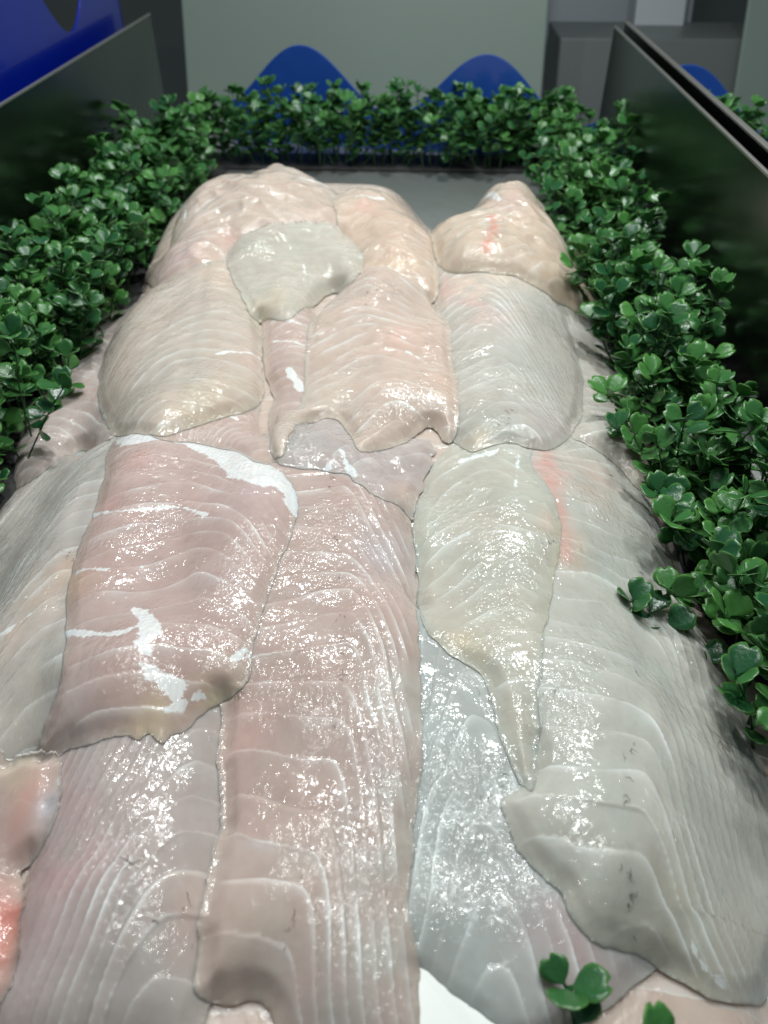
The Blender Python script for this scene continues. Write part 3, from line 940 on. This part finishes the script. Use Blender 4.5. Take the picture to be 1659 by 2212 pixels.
def strip(x0, x1, y0, y1, sp, seed, h0=0.045, h1=0.10, lean=(0, 0), z0=0.004):
    r = np.random.default_rng(seed)
    out = []
    yv = y0
    while yv < y1:
        xv = x0
        while xv < x1:
            k = (xv - x0) / max(1e-6, x1 - x0)
            out.append((xv + r.normal(0, sp * 0.35), yv + r.normal(0, sp * 0.35), z0, r.uniform(h0, h1), lean[0], lean[1]))
            xv += sp
        yv += sp
    return out


hedge("artificial_hedge", "green plastic boxwood strip along the right side of the fish, beside double steel panels",
      strip(0.222, 0.282, 0.27, 1.34, 0.0172, 21, 0.045, 0.112, (-0.12, 0))
      + [(0.212, 0.26 + 0.055 * k_, 0.004, 0.075 + 0.012 * math.sin(k_ * 2.3), -0.45, 0.1 * math.sin(k_ * 1.7)) for k_ in range(18)], seed=5, base=(0.21, 0.30, 0.22, 1.36, 0.001, 0.006))
hedge("artificial_hedge", "green plastic boxwood strip along the left side of the fish, under the blue sheet",
      strip(-0.44, -0.335, 0.16, 1.34, 0.0185, 22, 0.045, 0.116, (0.05, 0)), seed=6, base=(-0.455, -0.325, 0.10, 1.36, 0.001, 0.006))
hedge("artificial_hedge", "green plastic boxwood strip across the back, in front of the blue wavy divider",
      strip(-0.35, 0.27, 1.375, 1.425, 0.0145, 23, 0.06, 0.116), seed=7, base=(-0.46, 0.30, 1.362, 1.44, 0.001, 0.007))
hedge("artificial_hedge", "few bright green plastic leaves at the bottom edge of the photo, nearest the camera",
      [(0.070, 0.040, 0.0, 0.104, 0, 0.40), (0.084, 0.044, 0.0, 0.100, 0.0, 0.42), (0.100, 0.040, 0.0, 0.104, 0, 0.42), (0.116, 0.036, 0.0, 0.10, 0, 0.42)], small=0.95, seed=8,
      base=(-0.30, 0.24, -0.03, 0.03, 0.001, 0.006))
hedge("artificial_hedge", "green plastic leaves of the neighbouring compartment, beyond the double steel panel",
      strip(0.345, 0.60, 1.20, 1.27, 0.02, 24, 0.10, 0.15), seed=9, base=(0.34, 0.62, 1.19, 1.28, 0.001, 0.01))

# ------------------------------------------------------------------ counter
deck = mesh_obj("counter_deck", *box_vf(-0.9, 0.9, -0.25, 1.62, -0.02, 0.0), DECKM, smooth=False)
tag(deck, kind="structure")


def panel(label, x, y0, y1, z1, th=0.003):
    root = empty("steel_panel", (x, (y0 + y1) / 2, 0))
    off = np.array(root.location)
    v, f = box_vf(x, x + th, y0, y1, 0.001, z1 - 0.003)
    mesh_obj("sheet", np.array(v) - off, f, STEEL, root, smooth=False)
    v, f = box_vf(x - 0.0006, x + th + 0.0006, y0, y1, z1 - 0.003, z1)
    bevel(mesh_obj("rolled_edge", np.array(v) - off, f, RIM, root, smooth=False), 0.0008)
    return tag(root, label, "panel", "steel partition panels")


panel("dark reflective steel panel behind the left hedge, below the blue sheet", -0.473, -0.15, 1.55, 0.20)
panel("dark reflective steel panel behind the right hedge, the nearer of the pair", 0.310, -0.15, 1.46, 0.20)
panel("steel panel standing just outside the right hand one, with its thick dark top edge", 0.326, -0.15, 1.46, 0.206, 0.006)


def wave_plate(name, label, pts_xy, zf, mat, th=0.004, n=160):
    """plate standing on a straight base line between two xy points with top height zf(s)"""
    a, b = np.array(pts_xy[0]), np.array(pts_xy[1])
    L = np.linalg.norm(b - a)
    d = (b - a) / L
    nrm = np.array([-d[1], d[0]]) * th
    V = []
    for i in range(n + 1):
        s_ = L * i / n
        p = a + d * s_
        z = zf(s_)
        V += [(p[0], p[1], 0.001), (p[0], p[1], z), (p[0] + nrm[0], p[1] + nrm[1], z), (p[0] + nrm[0], p[1] + nrm[1], 0.001)]
    F = []
    for i in range(n):
        for k in range(4):
            a0, a1 = i * 4 + k, i * 4 + (k + 1) % 4
            F.append((a0, a1, a1 + 4, a0 + 4))
    F.append((0, 1, 2, 3))
    F.append((n * 4 + 3, n * 4 + 2, n * 4 + 1, n * 4))
    o = mesh_obj(name, V, F, mat, smooth=False)
    bevel(o, 0.0008, 2)
    return tag(o, label, "divider", "blue plastic wavy dividers")


WA, WB = (-0.345, 1.53), (0.72, 1.36)


def wz(s_):
    # crests at s ~ .265, .60, .93
    return 0.112 + 0.050 * math.cos((s_ - 0.140) / 0.322 * 2 * math.pi) - 0.008 * s_


wave_plate("wavy_divider", "blue plastic divider with rounded waves standing behind the back hedge", (WA, WB), wz, BLUE)
wave_plate("wavy_divider", "deep blue plastic sheet with a dip in its top edge, above the left steel panel", ((-0.505, -0.15), (-0.505, 1.50)),
           lambda s_: 0.30 + 0.085 * math.cos((s_ - 1.215) / 0.42 * 2 * math.pi), BLUE2)


def lean_box(name, label, cat, x0, x1, y, z0, z1, th, mat, lean=0.36, dz=0):
    v, f = box_vf(x0, x1, 0, th, 0, z1 - z0)
    v = np.array(v)
    v[:, 1] += v[:, 2] * lean
    v += np.array([0, y, z0])
    o = mesh_obj(name, v, f, mat, smooth=False)
    bevel(o, 0.004)
    return tag(o, label, cat)


lean_box("back_panel", "large plain grey green panel rising behind the blue wavy divider", "panel", -0.455, 0.235, 1.60, -0.10, 0.75, 0.01, WALLM)
lean_box("equipment_box", "dark grey box low behind the right end of the display", "box", 0.29, 0.75, 1.80, -0.10, 0.115, 0.2, DARKM)
lean_box("pale_cabinet", "pale grey cabinet side above the dark box at the upper right", "cabinet", 0.22, 0.63, 2.06, -0.10, 0.9, 0.05, PALE)
lean_box("white_cabinet", "lighter narrow cabinet side at the upper right, behind the tip of the steel panels", "cabinet", 0.475, 0.585, 2.02, 0.08, 0.9, 0.03, WHITEC)
lean_box("green_panel", "grey green panel at the top right corner beyond the steel panels", "panel", 0.66, 1.3, 1.78, -0.10, 0.9, 0.01, WALLM)
bg = mesh_obj("wall", *box_vf(-2.5, 3.0, 3.0, 3.05, -0.5, 2.5), DARKM, smooth=False)
tag(bg, kind="structure")

# white sheet added in place of the glare under the front ends
pq = unproj([(880, 2080), (960, 2120), (1090, 2230), (1090, 2330), (880, 2330)], H_mound)
pz = [float(sampleH(H_mound, np.array([p_[0]]), np.array([p_[1]]))[0]) for p_ in pq]
v = [(p_[0], p_[1], z_ + 0.0035) for p_, z_ in zip(pq, pz)] + [(p_[0], p_[1], z_ + 0.003) for p_, z_ in zip(pq, pz)]
f = [(4, 3, 2, 1, 0), (5, 6, 7, 8, 9)] + [(k, (k + 1) % 5, (k + 1) % 5 + 5, k + 5) for k in range(5)]
glare = mesh_obj("glare_sheet", v, f, GLARE, smooth=False)
tag(glare, "white sheet in place of the glare under the fish at the bottom edge", "glare")
